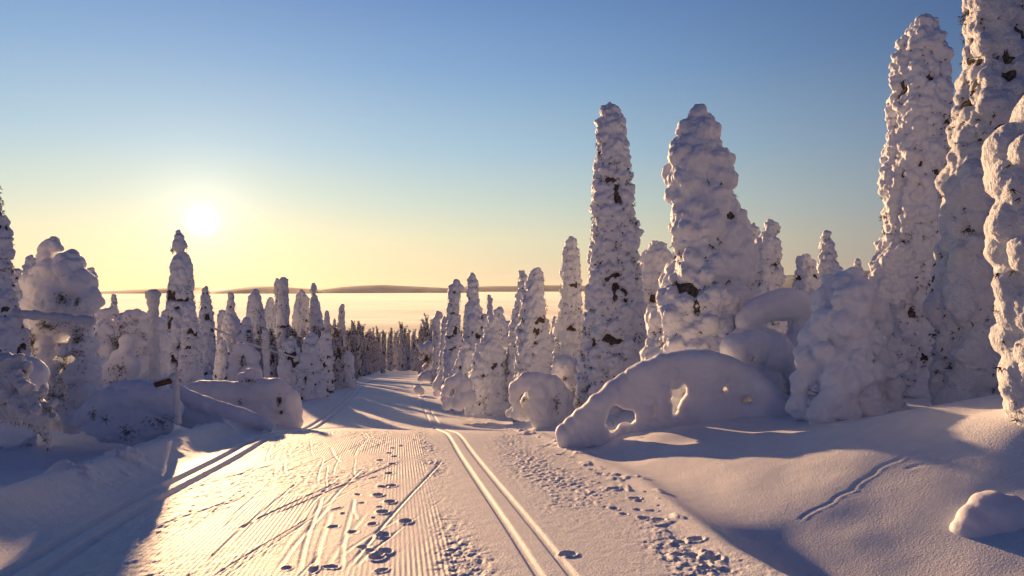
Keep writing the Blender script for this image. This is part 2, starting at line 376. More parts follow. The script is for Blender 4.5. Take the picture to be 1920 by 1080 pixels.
def spruce(label, d, prof, b, dark=1.0, seed=1, vox=None, mat='snow', name='snow_covered_spruce', group=None,
           base_z=None, gapp=.05, cell=1.15, crease=.75, core_r=.765, caps=.10, stretch=1.25, extra=(), smooth=2, cat='tree'):
    """a narrow spruce packed in snow. prof: (row, column, half width) in photo pixels, at d metres from the camera"""
    r = np.random.default_rng(seed)
    k = d/F
    P = np.array(prof, float)
    x_b = (P[-1, 1]-CX)*k
    zb = float(g_base(x_b, d)) if base_z is None else base_z
    yb = HY - zb/k
    if yb > P[-1, 0]+3: P = np.vstack([P, [yb, P[-1, 1], P[-1, 2]*1.04]])
    org = np.array([x_b, d, zb])
    zt = (HY-P[0, 0])*k
    Rz = lambda z: np.interp(HY-z/k, P[:, 0], P[:, 2])*k
    Xz = lambda z: (np.interp(HY-z/k, P[:, 0], P[:, 1])-CX)*k
    bm_ = b*k
    B = []; T = []; TD = []
    z = zt - bm_*.6
    rt = Rz(zt)
    B.append([Xz(zt), d, zt-rt*.72, rt*1.0, rt*1.0, rt*.8])
    ph = r.uniform(0, 6)
    while z > zb-.1:
        R_ = Rz(z); X_ = Xz(z); n = max(3, int(round(2*math.pi*R_/(1.7*bm_))))
        ph += 2.4
        hs = 1+.5*(r.random()-.5)
        if R_ < bm_*1.7:
            B.append([X_, d, z, R_*.62, R_*.62, max(R_, bm_)*.8])
        for i in range(n):
            a = ph + (i+r.uniform(-.3, .3))*2*math.pi/n
            if r.random() < gapp: continue
            rb = bm_*r.uniform(.62, 1.2)*(1 if r.random() > .12 else 1.35); rb = min(rb, R_*.8)
            rc = max(R_*r.uniform(.88, 1.06)-rb*.85, 0.02)
            zz = z + r.uniform(-.35, .35)*bm_
            if r.random() < caps and R_ > bm_*1.6:
                rb *= 1.5; rc = R_*r.uniform(.98, 1.10)-rb*.8
            st = stretch*r.uniform(.8, 1.3)
            c, s_ = math.cos(a), math.sin(a)
            B.append([X_+c*rc, d+s_*rc, zz, rb*1.02, rb*1.02, rb*st])
            B.append([X_+c*rc*.62, d+s_*rc*.62, zz+rb*.55, rb*.75, rb*.75, rb*.9])
            if r.random() < .5:   # small hanging knob below
                a2 = a+r.uniform(-.35, .35); rc2 = rc+rb*.15
                B.append([X_+math.cos(a2)*rc2, d+math.sin(a2)*rc2, zz-rb*st*.85, rb*.5, rb*.5, rb*.55])
            for q_ in range(6):
                if r.random() < .75*dark:
                    a3 = a + r.uniform(-.9, .9)*2*math.pi/n; rr = R_*r.uniform(.82, 1.03)
                    T.append([X_+math.cos(a3)*rr, d+math.sin(a3)*rr, zz-rb*st*r.uniform(.3, 1.2)]); TD.append([math.cos(a3)*.7, math.sin(a3)*.7, -.6])
        z -= bm_*1.45*hs
    for (ex, ey, er, ed) in extra:
        dd = d+ed
        B.append([(ex-CX)/F*dd, dd, (HY-ey)/F*dd, er*k, er*k*.9, er*k*.9])
    B = np.array(B); B[:, :3] -= org
    if vox is None: vox = max(.016, 1.25*d/683*.9)
    sub = 2 if b > 25 else 1
    dsp = ((bm_*2.2, bm_*.5), (bm_*cell, -bm_*crease), (bm_*cell*.5, -bm_*crease*.40), (bm_*.2, bm_*.10)) if d < 30 else ((bm_*.8, bm_*.35), (bm_*1.2, -bm_*.52))
    sm = blobs_to_mesh('snow', B, vox, M[mat], smooth=smooth, disp=dsp, sub=2 if d < 30 else 1)
    e = empty(name, org); tag(e, label, cat, group)
    link('snow', sm, e)
    # dark boughs inside
    zs = np.linspace(zb, zt-rt*1.2, max(6, int((zt-zb)/(bm_*.7))))
    pts = np.array([[Xz(z_), d, z_] for z_ in zs])-org
    core = tube_mesh('boughs', pts, [max(.01, min(Rz(z_)*core_r, Rz(z_)-bm_*.48))*(1+.08*r.uniform(-1, 1)) for z_ in zs], M['needles'], n=26, jag=.13, seed=seed)
    if T:
        tm = tufts_mesh('t', np.array(T)-org, TD, bm_*.36, M['needles'], n=8, seed=seed, wr=.085)
        core = join_meshes('boughs', core, tm, M['needles'])
    link('boughs', core, e)
    tr = tube_mesh('trunk', [np.array([0, 0, -.1]), np.array([0, 0, .5*(zt-zb)])+[(Xz(zb+.5*(zt-zb))-x_b), 0, 0], np.array([Xz(zt)-x_b, 0, (zt-zb)*.97])], [max(.05, Rz(zb)*.2), max(.04, Rz(zb)*.12), .01], M['bark'], n=8)
    link('trunk', tr, e)
    return e
def join_meshes(name, a, b, mat):
    def arr(m):
        Vv = np.empty(len(m.vertices)*3, np.float32); m.vertices.foreach_get('co', Vv)
        L = np.empty(len(m.loops), np.int32); m.loops.foreach_get('vertex_index', L); return Vv.reshape(-1, 3), L
    Va, La = arr(a); Vb, Lb = arr(b)
    me = raw_mesh(name, np.concatenate([Va, Vb]), np.concatenate([La, Lb+len(Va)]), 3, mat, smooth=False)
    bpy.data.meshes.remove(a); bpy.data.meshes.remove(b); return me

def mound(label, d, circles, name='snow_laden_bush', cat='bush', twigs=(), mat='snow_soft', vox=None, smooth=9, disp=None, depth=.9, group=None, seed=0, yup=None, frame=True):
    """rounded snow load. circles: (column, row, radius px[, metres behind d[, depth factor]])"""
    k = d/F; r = np.random.default_rng(seed)
    B = []
    for c in circles:
        cx_, cy_, cr = c[:3]; off = c[3] if len(c) > 3 else 0; df = c[4] if len(c) > 4 else depth
        dd = d+off; B.append([*px(cx_, cy_, dd), cr*dd/F, cr*dd/F*df, cr*dd/F])
    B = np.array(B)
    x0 = B[:, 0].mean(); z0 = float(g_base(x0, d)); org = np.array([x0, d, z0]); B[:, :3] -= org
    if vox is None: vox = max(.014, 1.2*d/683*.9)
    if disp is None: disp = ((.5, .09), (.22, -.03), (.07, .010))
    sm = blobs_to_mesh('snow', B, vox, M[mat], smooth=smooth, disp=disp, sub=3)
    e = empty(name, org); tag(e, label, cat, group); link('snow', sm, e)
    for ti, (tx, ty, rx, ry, n_, off) in enumerate(twigs):
        T, TD, SZ = [], [], []
        for _ in range(int(n_*1.1)):
            a, rr = r.uniform(0, 6.28), min(1.05, abs(r.normal(0, .6)))
            T.append(px(tx+math.cos(a)*rr*rx, ty+math.sin(a)*rr*ry, d+off+r.uniform(-.02, .05))-org); TD.append([r.uniform(-.5, .5), -.25, -.6]); SZ.append(r.uniform(3.5, 7.5)*k)
        link('twigs', tufts_mesh('twigs', T, TD, np.array(SZ), M['needles_frost'] if frame else M['needles'], n=6, seed=seed+ti), e)
    return e

def sk(*pts, n=7):
    '''spheres along a polyline of (column, row, radius[, metres behind])'''
    o_ = []
    for p_, q_ in zip(pts[:-1], pts[1:]):
        p_ = list(p_)+[0]*(4-len(p_)); q_ = list(q_)+[0]*(4-len(q_))
        for i in range(n+1):
            o_.append(tuple(p_[j]+(q_[j]-p_[j])*i/n for j in range(4)))
    return o_
#SECTION_OBJECTS
exec_objects = True
# ------------------------------------------------------------------ trees right of the trail
spruce('tall narrow snow-plastered spruce with knobbly top, left of the broad bulging one', 15.5,
       [(210, 1143, 20), (225, 1146, 25), (300, 1150, 33), (400, 1150, 41), (500, 1152, 47), (600, 1153, 58), (700, 1150, 64), (770, 1148, 68)], 15, 1.5, 11, extra=[(1140, 230, 22, 0), (1148, 236, 24, 0), (1150, 262, 26, 0)])
spruce('broad spruce wrapped in large smooth snow bulges with an overhanging flat-topped cap', 12.5,
       [(234, 1312, 30), (262, 1312, 40), (300, 1304, 48), (340, 1318, 56), (362, 1318, 50), (384, 1325, 56), (440, 1334, 70), (500, 1328, 72), (560, 1318, 86), (620, 1308, 92), (660, 1300, 92), (740, 1305, 90)],
       29, .7, 12, gapp=.0, stretch=1.1, smooth=2, cell=1.35, crease=.66, core_r=.77, extra=[(1312, 258, 30, 0), (1290, 290, 36, 0), (1340, 322, 34, 0), (1276, 325, 22, 0), (1375, 420, 26, 0)])
spruce('slender snow-coated spruce between the tallest trail-side spruce and the one with a square cap', 19,
       [(450, 1071, 12), (480, 1071, 16), (560, 1070, 20), (620, 1068, 27), (680, 1066, 32), (740, 1068, 35)], 10, 1.3, 13)
spruce('stout snowy spruce with a square snow cap and a dark vertical seam', 18,
       [(512, 1006, 13), (535, 1002, 19), (580, 1000, 26), (640, 1000, 32), (700, 1000, 35), (760, 1000, 37)], 11, 1.6, 14)
spruce('thin snow-capped spruce peeking out behind the square-capped one', 22,
       [(515, 981, 9), (545, 979, 9), (600, 972, 14), (700, 968, 22)], 8, 1.0, 15)
spruce('dark shaggy snow-loaded spruce showing bare twigs behind the broad bulging one', 18,
       [(482, 1225, 26), (520, 1224, 34), (600, 1222, 38), (700, 1222, 40)], 13, 3.0, 16, gapp=.22, extra=[(1245, 482, 14, 0)])
spruce('bumpy snow-balled spruce with a round ball on its tip', 16,
       [(418, 1448, 13), (440, 1444, 12), (462, 1440, 25), (490, 1438, 27), (540, 1438, 30), (580, 1438, 36), (640, 1440, 38)], 14, 1.4, 17, extra=[(1447, 431, 14, 0)])
spruce('snowy spruce half hidden behind the ball-tipped one', 18.5,
       [(428, 1416, 11), (460, 1410, 14), (520, 1410, 18), (600, 1412, 22)], 10, 1.2, 18)
spruce('small conical snowy spruce standing against the sky right of the centre', 17,
       [(436, 1548, 8), (460, 1551, 12), (490, 1553, 16), (520, 1553, 22), (600, 1553, 28)], 9, 1.5, 19)
spruce('low round-topped snowy spruce left of the small conical one', 14,
       [(490, 1512, 16), (510, 1512, 20), (535, 1512, 24), (570, 1512, 30), (640, 1512, 34)], 11, 1.6, 20)
spruce('little snow-capped spruce tip just left of the tall dark-seamed spruce', 20,
       [(490, 1608, 7), (510, 1608, 9), (560, 1608, 14)], 6, 1.5, 21)
spruce('very tall straight spruce caked in snow with dark vertical seams', 12,
       [(60, 1731, 26), (90, 1729, 42), (130, 1728, 43), (180, 1724, 50), (250, 1728, 57), (330, 1722, 60), (400, 1720, 60), (480, 1712, 62), (560, 1712, 64), (650, 1718, 62), (740, 1728, 60)],
       17, 2.2, 22, gapp=.14, stretch=1.5, extra=[(1731, 96, 40, 0), (1733, 82, 28, 0), (1752, 120, 24, 0), (1680, 480, 26, -.3), (1668, 510, 34, -.3), (1660, 545, 38, -.3), (1690, 520, 40, -.2)])
spruce('tall snow-wrapped spruce running out of the top of the picture at the right', 9,
       [(-90, 1885, 45), (0, 1872, 62), (60, 1872, 54), (120, 1875, 60), (200, 1870, 75), (300, 1868, 78), (370, 1858, 82), (430, 1855, 78), (560, 1840, 80), (650, 1835, 72), (750, 1833, 74)],
       27, 1.0, 23, gapp=.0, smooth=3, mat='snow_rime', cell=1.5, crease=.62, core_r=.76)
spruce('nearest rime-crusted snow tree cut off by the right edge of the picture', 6.2,
       [(200, 1985, 60), (250, 1978, 85), (300, 1960, 95), (350, 1952, 94), (400, 1955, 92), (450, 1960, 92), (520, 1972, 88), (600, 1975, 85), (660, 1973, 85), (720, 1978, 84), (770, 1985, 78), (810, 1990, 86)],
       44, .2, 24, gapp=0, smooth=4, mat='snow_rime', vox=.013, cell=1.5, crease=.15, core_r=.5, caps=0)
M_ = (sk((1596, 522, 22), (1592, 548, 42, .05), (1600, 600, 56, .1), (1605, 680, 62, .2), (1600, 760, 66, .2)) +
      sk((1572, 535, 26, .1), (1546, 585, 26, 0), (1530, 630, 27, -.1), (1523, 690, 28, -.15), (1520, 765, 34, -.1)) +
      sk((1600, 560, 34, -.25), (1590, 615, 38, -.3)) + sk((1615, 550, 26, -.1), (1648, 610, 30, -.05), (1656, 690, 26, 0), (1668, 765, 26, -.1)) +
      sk((1605, 640, 30, -.3), (1585, 690, 40, -.4), (1570, 740, 38, -.5), (1560, 775, 40, -.5)) + sk((1612, 700, 28, -.35), (1628, 770, 32, -.4)) +
      [(1562, 598, 22, -.25), (1640, 640, 26, -.3), (1546, 665, 24, -.3), (1612, 660, 26, -.42), (1580, 560, 24, -.3), (1632, 705, 22, -.42)] +
      sk((1692, 684, 10, -.25), (1668, 700, 16, -.2), (1650, 705, 16, -.1)))
mound('hulking snow-buried tree shaped like a hooded figure right of the big arch', 9.6, M_, name='snow_buried_tree', cat='tree', smooth=2, disp=((.45, .12), (.34, -.20), (.15, -.05), (.06, .012)),
      twigs=[(1552, 680, 7, 34, 40, -.02), (1604, 715, 10, 12, 10, -.22), (1662, 762, 6, 14, 16, .0), (1590, 625, 6, 5, 8, -.4), (1545, 655, 8, 16, 20, .1), (1625, 650, 14, 10, 8, -.38), (1690, 690, 10, 16, 16, .1)], seed=31)
mound('snow-covered bent tree with a small hole, behind the dome left of the hooded one', 11.6,
      [(1400+i*9, 600-26*math.sin(i/12*2.4)-i*.6, 22+8*math.sin(i/14*3.1)) for i in range(13)] + [(1420, 625, 24), (1440, 640, 26), (1512, 620, 30), (1500, 650, 34), (1460, 650, 26), (1400, 640, 30), (1515, 590, 24)],
      name='snow_arched_tree', cat='tree', twigs=[(1486, 606, 8, 7, 14, .15), (1452, 608, 6, 4, 5, .15)], seed=32, smooth=5)
mound('smooth snow dome with drooping fringe between the big arch and the hooded tree', 10.9,
      [(1385, 660, 36), (1375, 690, 32), (1415, 658, 40), (1450, 668, 42), (1485, 690, 40), (1400, 700, 40), (1430, 720, 44), (1370, 720, 34), (1470, 740, 30, .3), (1500, 720, 34, .3), (1440, 770, 40, .2), (1400, 760, 40, .2)],
      twigs=[(1412, 672, 6, 8, 12, -.35), (1468, 722, 16, 30, 60, -.2), (1485, 752, 12, 14, 30, -.2), (1390, 705, 10, 12, 10, -.3)], seed=33, smooth=6)
# the big snow arch
holes = [(1148, 784, 16, 33), (1184, 782, 11, 19), (1226, 772, 8, 24), (1266, 762, 11, 22), (1284, 724, 10, 17), (1251, 722, 6, 9), (1360, 728, 10, 12), (1402, 752, 16, 10)]
spine = np.array([(1052, 824, 6), (1068, 806, 10), (1093, 782, 13), (1128, 752, 16), (1163, 724, 18), (1200, 700, 19), (1240, 681, 20), (1285, 674, 20), (1325, 675, 21), (1365, 685, 20), (1405, 707, 19), (1440, 733, 18), (1470, 756, 16), (1500, 778, 14)])
ts = np.linspace(0, 1, 60); tt = np.linspace(0, 1, len(spine))
sx, sy, sr = [np.interp(ts, tt, spine[:, i]) for i in range(3)]
circ = [(a, b_, c_, .6-.9*(a-1050)/450, 1.15) for a, b_, c_ in zip(sx, sy, sr)]
r31 = np.random.default_rng(3)
for gx in np.arange(1062, 1500, 7.5):
    top = np.interp(gx, sx, sy)
    bot = np.interp(gx, [1050, 1150, 1300, 1500], [835, 826, 812, 785])
    for gy in np.arange(top, bot, 7.5):
        jx, jy = gx+r31.uniform(-2, 2), gy+r31.uniform(-2, 2)
        if any(((jx-hx)/(hw+7+r31.uniform(-3, 2)))**2+((jy-hy)/(hh+8+r31.uniform(-3, 4)))**2 < 1 for hx, hy, hw, hh in holes): continue
        circ.append((jx, jy, 14+r31.uniform(-1, 2)+4*max(0, 1-(gy-top)/60), .6-.9*(gx-1050)/450-.06+.05*math.sin(gx*.06)+.0012*(gy-top), 1.1))
mound('long low arch of bent tree buried in smooth snow, pierced by small glowing holes', 10.4, circ, name='snow_arched_tree', cat='tree', vox=.016, smooth=9, disp=((.6, .05), (.06, .006)),
      twigs=[(1285, 745, 8, 18, 8, .25), (1150, 790, 10, 18, 6, .45), (1400, 760, 12, 8, 14, .05), (1362, 740, 6, 8, 6, .1)], seed=34, depth=1.0)
mound('elephant-shaped snow-laden bush with a dark mouth at the trail edge', 15.2,
      sk((968, 728, 14), (985, 715, 17), (1010, 716, 19), (1032, 722, 22), (1045, 745, 22), (1046, 775, 22)) + sk((1010, 725, 22), (1018, 750, 28), (1018, 780, 28)) + sk((966, 730, 12), (964, 750, 9), (970, 768, 8), (966, 780, 9)) + sk((995, 740, 14, .2), (985, 775, 18, .3)) + sk((1035, 720, 16, .1), (1058, 745, 16, .1), (1060, 775, 18, .1)),
      twigs=[(982, 748, 6, 10, 22, -.25), (1044, 755, 7, 20, 30, -.3)], seed=35, smooth=3, disp=((.4, .10), (.25, -.08), (.08, .02)))
mound('rounded snowy sapling clump behind the elephant-shaped bush', 16.2,
      [(1062, 690, 24), (1080, 710, 18), (1050, 700, 18), (1065, 725, 28), (1080, 745, 22), (1070, 765, 26), (1050, 745, 20)],
      twigs=[(1060, 708, 8, 8, 20, -.35), (1075, 740, 8, 20, 30, -.35)], seed=36, smooth=3, disp=((.3, .1), (.1, .04)))
mound('pair of tiny snow hummocks left of the elephant-shaped bush', 15.4, [(965, 768, 9), (955, 775, 8), (972, 778, 9)], name='snow_mound', cat='snow mound', seed=37)
STD = ground_pixel(1850, 1000)[1]+.12
mound('small snow-covered stump on the sunlit right bank', STD, [(1862, 962, 44), (1836, 984, 40), (1888, 970, 46), (1826, 1010, 44), (1880, 1010, 56), (1930, 1002, 50), (1965, 1020, 50)], name='snow_covered_stump', cat='stump', mat='snow_soft', vox=.012, smooth=14, disp=((.3, .06), (.04, .008)), seed=38)

# middle distance, right of the trail
T = spruce
T('snowy spruce with a crooked hooked top, first tall one right of the trail', 30, [(528, 856, 8), (545, 853, 12), (575, 850, 12), (640, 850, 17), (700, 850, 20), (740, 848, 22)], 7, 1.4, 41, extra=[(864, 540, 8, 0)])
T('two-tiered snowy spruce with a bulbous head, right of the crooked one', 28, [(516, 885, 7), (530, 886, 11), (570, 886, 11), (600, 892, 20), (640, 895, 25), (700, 895, 30)], 8, 1.4, 42)
T('very thin snowy spire with a side knob behind the robed figure shape', 40, [(552, 916, 4), (575, 918, 6), (600, 918, 9), (680, 918, 14)], 5, 1.2, 43, extra=[(923, 562, 4, 0)])
T('snow tree shaped like a robed figure near the right trail edge', 22, [(603, 925, 13), (622, 925, 17), (645, 921, 18), (670, 918, 32), (730, 915, 38), (750, 915, 40)], 11, 1.2, 44, smooth=4)
T('dark snowy spruce just behind the robed figure shape', 26, [(580, 935, 7), (600, 935, 11), (650, 940, 18), (730, 945, 30)], 7, 1.8, 45)
T('small hooded snow cone in front of the two-tiered spruce', 24, [(646, 872, 8), (665, 872, 12), (690, 870, 20), (750, 865, 26)], 8, 1.2, 46, smooth=4)
T('snowy spruce with a bent-over tip leaning left, near the far end of the trail', 45, [(588, 824, 8), (600, 817, 8), (640, 820, 9), (700, 822, 12)], 5, 1.4, 47)
T('slim dark snowy spruce between the robed figure and the square-capped spruce', 27, [(605, 954, 6), (630, 954, 10), (690, 954, 15)], 7, 1.7, 48)
T('short snowy spruce in the gap left of the slender spruce', 27, [(597, 1040, 5), (640, 1040, 9), (700, 1040, 12)], 6, 1.5, 49)
T('snowy spruce close behind the crooked hooked one', 38, [(596, 834, 6), (640, 834, 9), (700, 834, 13)], 5, 1.5, 50)
T('slim snowy spruce just left of the two-tiered spruce', 42, [(572, 874, 4), (600, 874, 6), (680, 874, 10)], 5, 1.5, 51)
mound('small snow arch with holes at the foot of the robed figure shape', 20.5, [(833, 748, 8), (836, 732, 10), (845, 718, 12), (858, 714, 14), (870, 722, 16), (862, 740, 12), (876, 745, 18), (845, 752, 9), (860, 757, 14), (838, 760, 9)], name='snow_arched_tree', cat='tree', seed=52, smooth=2, twigs=[(852, 735, 8, 12, 30, 0)])
mound('dark round snow boulder beside the right ski tracks', 33, [(784, 731, 9), (790, 734, 7)], name='snow_mound', cat='snow mound', seed=53)
mound('low snow cushion right of the dark round boulder', 31, [(818, 737, 7), (823, 738, 6)], name='snow_mound', cat='snow mound', seed=54)
mound('wide rounded snow heap on the right shoulder far down the trail', 50, [(795, 706, 10), (803, 704, 11), (812, 708, 11), (788, 710, 6)], name='snow_mound', cat='snow mound', seed=55)
mound('bushy snow-laden birch clump at the far right of the trail', 62, [(795, 655, 10), (805, 650, 12), (790, 670, 6), (812, 665, 9), (808, 680, 10), (800, 690, 9), (789, 650, 7)], name='snow_laden_birch', cat='tree', seed=56, smooth=1, twigs=[(800, 672, 12, 18, 90, -.6)])
mound('leaning conical snow heap at the right shoulder below the hooked spruce', 36, [(830, 700, 8), (828, 712, 12), (822, 722, 12), (834, 725, 14)], name='snow_mound', cat='snow mound', seed=57)

# ------------------------------------------------------------------ left of the trail
T('gnarled snowy spruce cut off by the left edge of the picture', 13, [(345, -4, 3), (385, 0, 5), (405, 0, 8), (428, 6, 14), (480, 3, 18), (520, -2, 20), (560, 0, 26), (620, 5, 36), (700, 10, 45)], 14, 1.2, 61)
mound('top-heavy snowy spruce with a drooping pillow of snow and a curled knob on top', 14,
      [(98, 458, 15), (88, 470, 16), (80, 484, 13), (84, 498, 14), (128, 503, 31), (100, 520, 34), (72, 535, 32), (145, 535, 34), (158, 560, 30), (105, 560, 40), (60, 570, 22), (130, 575, 30), (112, 466, 6),
       (75, 610, 26, .1), (110, 610, 28, .2), (150, 610, 25, .1), (85, 650, 26, .1), (60, 680, 26, .1), (120, 655, 17, 0), (155, 650, 26, .1), (165, 690, 26, .1), (95, 690, 18, 0), (140, 700, 20, 0), (100, 740, 40, .3), (160, 735, 34, .2), (55, 725, 34, .2), (75, 770, 34, .2), (130, 780, 34, .2)],
      name='snow_laden_spruce', cat='tree', twigs=[(115, 560, 16, 14, 60, -.35), (145, 565, 6, 14, 20, -.35), (60, 640, 14, 40, 120, -.15), (122, 690, 20, 50, 220, -.1), (90, 610, 40, 14, 80, -.2), (145, 640, 25, 60, 160, -.15), (100, 740, 40, 30, 120, -.3)], seed=62, smooth=3, disp=((.4, .14), (.30, -.14), (.1, .03)), frame=True)
T('slim dark snowy spruce left of the top-heavy one', 20, [(507, 31, 7), (525, 31, 10), (600, 30, 12)], 7, 1.8, 63)
T('small snow-balled spruce tip just above the shoulder of the top-heavy one', 21, [(486, 58, 8), (505, 56, 11), (560, 56, 14)], 8, 1.5, 64)
T('snowy treetop peeking out right of the top-heavy spruce', 20, [(507, 168, 8), (525, 172, 10), (600, 172, 16)], 8, 1.3, 65)
T('tiny snowy spruce tip against the fog right of the top-heavy spruce', 26, [(552, 214, 4), (570, 214, 6), (640, 214, 12)], 5, 1.3, 66)
mound('tangled snow-laden bushes between the top-heavy spruce and the capped post', 17.5,
      [(195, 590, 12), (210, 585, 11), (228, 598, 12), (242, 592, 12), (256, 588, 11), (268, 592, 10), (200, 615, 18), (225, 625, 18), (250, 618, 17), (272, 612, 14), (205, 650, 20), (250, 650, 20), (275, 640, 14), (215, 690, 26), (265, 685, 24), (185, 640, 16)]+[(x_, y_, 22, .3) for x_ in range(165, 300, 22) for y_ in (640, 675, 710, 745, 775)]+[(278, 604, 15, .2), (292, 608, 15, .3), (262, 598, 14, .2)],
      name='snow_laden_bush', twigs=[(225, 640, 45, 50, 300, -.2)], seed=67, smooth=2, disp=((.3, .12), (.1, .05)))
mound('round-headed snowy sapling with a ghost-like shape', 15.5, [(237, 640, 14), (237, 655, 15), (228, 672, 20), (222, 695, 27), (240, 690, 22), (225, 720, 34), (205, 710, 22), (225, 760, 36), (190, 750, 34), (260, 750, 34)], name='snow_laden_sapling', cat='tree', twigs=[(225, 690, 20, 20, 50, -.45), (215, 715, 25, 14, 40, -.5)], seed=68, smooth=3)
mound('low snow-covered dome of branches with dark gaps beside the broken signpost', 13,
      sk((152, 785, 12), (180, 762, 22), (215, 748, 29), (255, 744, 33), (295, 748, 30), (325, 765, 22), n=5)+sk((180, 795, 20, .1), (215, 805, 28), (260, 805, 30), (300, 790, 26, .1), n=5)+[(230, 775, 36, .1), (275, 775, 36, .1)],
      twigs=[(175, 775, 10, 12, 30, -.5), (240, 810, 20, 16, 70, -.5), (300, 790, 30, 14, 70, -.4), (200, 785, 14, 10, 20, -.5)], seed=69, smooth=5, disp=((.5, .14), (.28, -.09), (.08, .02)))
mound('rim-lit snow dome behind the hanging frosted bough', 8.5, [(35, 700, 32), (55, 705, 32), (10, 705, 40), (60, 730, 26, .2), (20, 740, 40, .2), (50, 780, 40, .4), (10, 790, 50, .4), (-30, 720, 50)], name='snow_mound', cat='snow mound', seed=70)
mound('buried fallen log with a high rounded snow hump at its right end', 17.5,
      sk((345, 742, 22), (380, 738, 24), (420, 740, 25), (470, 742, 26), (490, 738, 29), (512, 738, 31), (532, 754, 32), (548, 776, 20), n=6)+sk((350, 770, 28), (420, 775, 28), (500, 782, 34), (540, 788, 28), n=8)+[(558, 790, 12)],
      name='snow_buried_log', cat='log', twigs=[(524, 750, 6, 14, 40, -.42), (528, 772, 4, 6, 14, -.42), (450, 752, 6, 5, 8, -.35)], seed=71, frame=False)
mound('tapering wedge of smooth snow running from the signpost towards the trail', 13.6,
      sk((330, 728, 12), (350, 742, 15), (375, 756, 17), (400, 767, 18), (425, 774, 18), (450, 781, 17), (475, 788, 15), (495, 794, 13), (508, 802, 10), n=6)+sk((320, 765, 26, .1), (380, 785, 26, .1), (430, 795, 22, .1), (480, 802, 16, .1), n=8),
      name='snow_bank', cat='snow bank', seed=72, smooth=12)
mound('little snow-capped bush behind the buried log', 17.5, [(468, 700, 11), (455, 708, 11), (480, 706, 10), (468, 715, 16), (486, 712, 7), (470, 730, 20)], twigs=[(466, 712, 12, 7, 20, -.25)], seed=73, smooth=3)
T('pointed spruce with ragged snow tiers right under the sun', 30, [(430, 335, 5), (445, 337, 8), (462, 336, 14), (478, 340, 9), (492, 340, 17), (505, 342, 20), (525, 338, 20), (545, 338, 24), (580, 336, 28), (600, 335, 30), (650, 335, 35), (700, 338, 40), (740, 340, 45)], 9.5, 1.6, 74, extra=[(355, 500, 9, 0), (322, 470, 5, 0), (350, 462, 5, 0)])
T('shorter snowy spruce fused to the right side of the sunlit pointed one', 29, [(574, 357, 8), (590, 357, 12), (620, 358, 16), (700, 358, 20)], 9, 1.3, 75)
T('narrow snowy spruce right of the pointed one under the sun', 46, [(540, 385, 7), (560, 385, 10), (620, 388, 15), (680, 392, 20), (720, 392, 24)], 8, 1.4, 76)
T('snowy spruce with broad shoulders, third from the sunlit pointed one', 48, [(549, 433, 5), (570, 433, 8), (590, 432, 10), (610, 434, 20), (650, 435, 22), (720, 435, 26)], 7, 1.3, 77)
T('wide pink-tinged snowy spruce left of the thin-spired pair', 52, [(545, 481, 5), (558, 478, 12), (600, 478, 19), (650, 478, 24), (720, 478, 28)], 7, 1.4, 78)
T('pale short snowy spruce between the pink-tinged and the column-like one', 58, [(560, 507, 6), (580, 506, 10), (640, 505, 13), (700, 505, 16)], 6, 1.2, 79)
T('column-like snowy spruce with a blunt top left of the trail', 54, [(526, 531, 9), (545, 531, 10), (600, 530, 13), (640, 530, 17), (700, 530, 21)], 7, 1.5, 80)
T('thin curved spire just behind the column-like spruce', 57, [(524, 521, 4), (532, 518, 5), (560, 519, 4), (640, 520, 10), (700, 520, 12)], 4, 1.4, 81)
T('snowy spruce with its top hooked to the right', 60, [(546, 568, 6), (556, 562, 7), (580, 559, 10), (650, 560, 14), (700, 560, 15)], 5.5, 1.5, 82)
T('square-topped snowy spruce in front of the hooked one', 56, [(556, 573, 8), (600, 573, 10), (650, 573, 13), (700, 573, 15)], 6, 1.3, 83)
T('snowy spruce with a round ball top on a thin neck', 55, [(535, 588, 7), (545, 588, 6), (553, 588, 4), (562, 590, 8), (590, 592, 12), (640, 595, 16), (700, 595, 20)], 6.5, 1.5, 84, extra=[(588, 541, 7, 0)])
T('small pointed snowy spruce between the ball-topped and the tall dark one', 80, [(584, 613, 4), (600, 613, 6), (680, 613, 8)], 4, 1.5, 85)
T('narrow dark snowy spruce just left of the tall dark one', 85, [(597, 627, 3), (620, 627, 5), (680, 627, 7)], 4, 1.6, 86)
T('tall dark narrow spruce where the left treeline steps down', 72, [(571, 642, 5), (590, 640, 7), (650, 640, 9), (700, 640, 11)], 4.5, 1.8, 87)
T('stubby snow ghost with a rounded hood near the left trail bank', 30, [(631, 582, 13), (650, 582, 16), (690, 582, 24), (735, 585, 30)], 9, 1.1, 88, smooth=4)
T('slim hooded snow ghost right of the stubby one', 33, [(624, 611, 9), (640, 611, 12), (700, 611, 16)], 7, 1.2, 89, smooth=3)
T('low rounded snowy tree beside the thin signpost', 40, [(664, 652, 8), (680, 652, 12), (710, 652, 15)], 6, 1.2, 90)
mound('hunched snow-draped sapling under the frosted cable', 29, [(448, 655, 12), (440, 672, 12), (462, 655, 13), (475, 670, 14), (440, 695, 14), (470, 700, 22), (445, 715, 18)], name='snow_laden_sapling', cat='tree', twigs=[(455, 685, 8, 20, 40, -.3)], seed=91, smooth=2)
T('thin leaning snow-covered sapling left of the hunched one', 33, [(645, 415, 9), (670, 415, 12), (710, 415, 16)], 7, 1.3, 92)
T('snowy spruce tucked behind the broad-shouldered one', 56, [(586, 418, 8), (610, 420, 12), (690, 420, 15)], 6, 1.3, 93)
T('dim snowy spruce behind the hunched sapling, left of the pale pole', 44, [(600, 462, 9), (640, 460, 16), (700, 458, 20)], 7, 1.8, 94)
T('dark-bodied snowy spruce under the column-like one', 36, [(640, 540, 12), (670, 545, 22), (720, 548, 28)], 8, 2.0, 95)

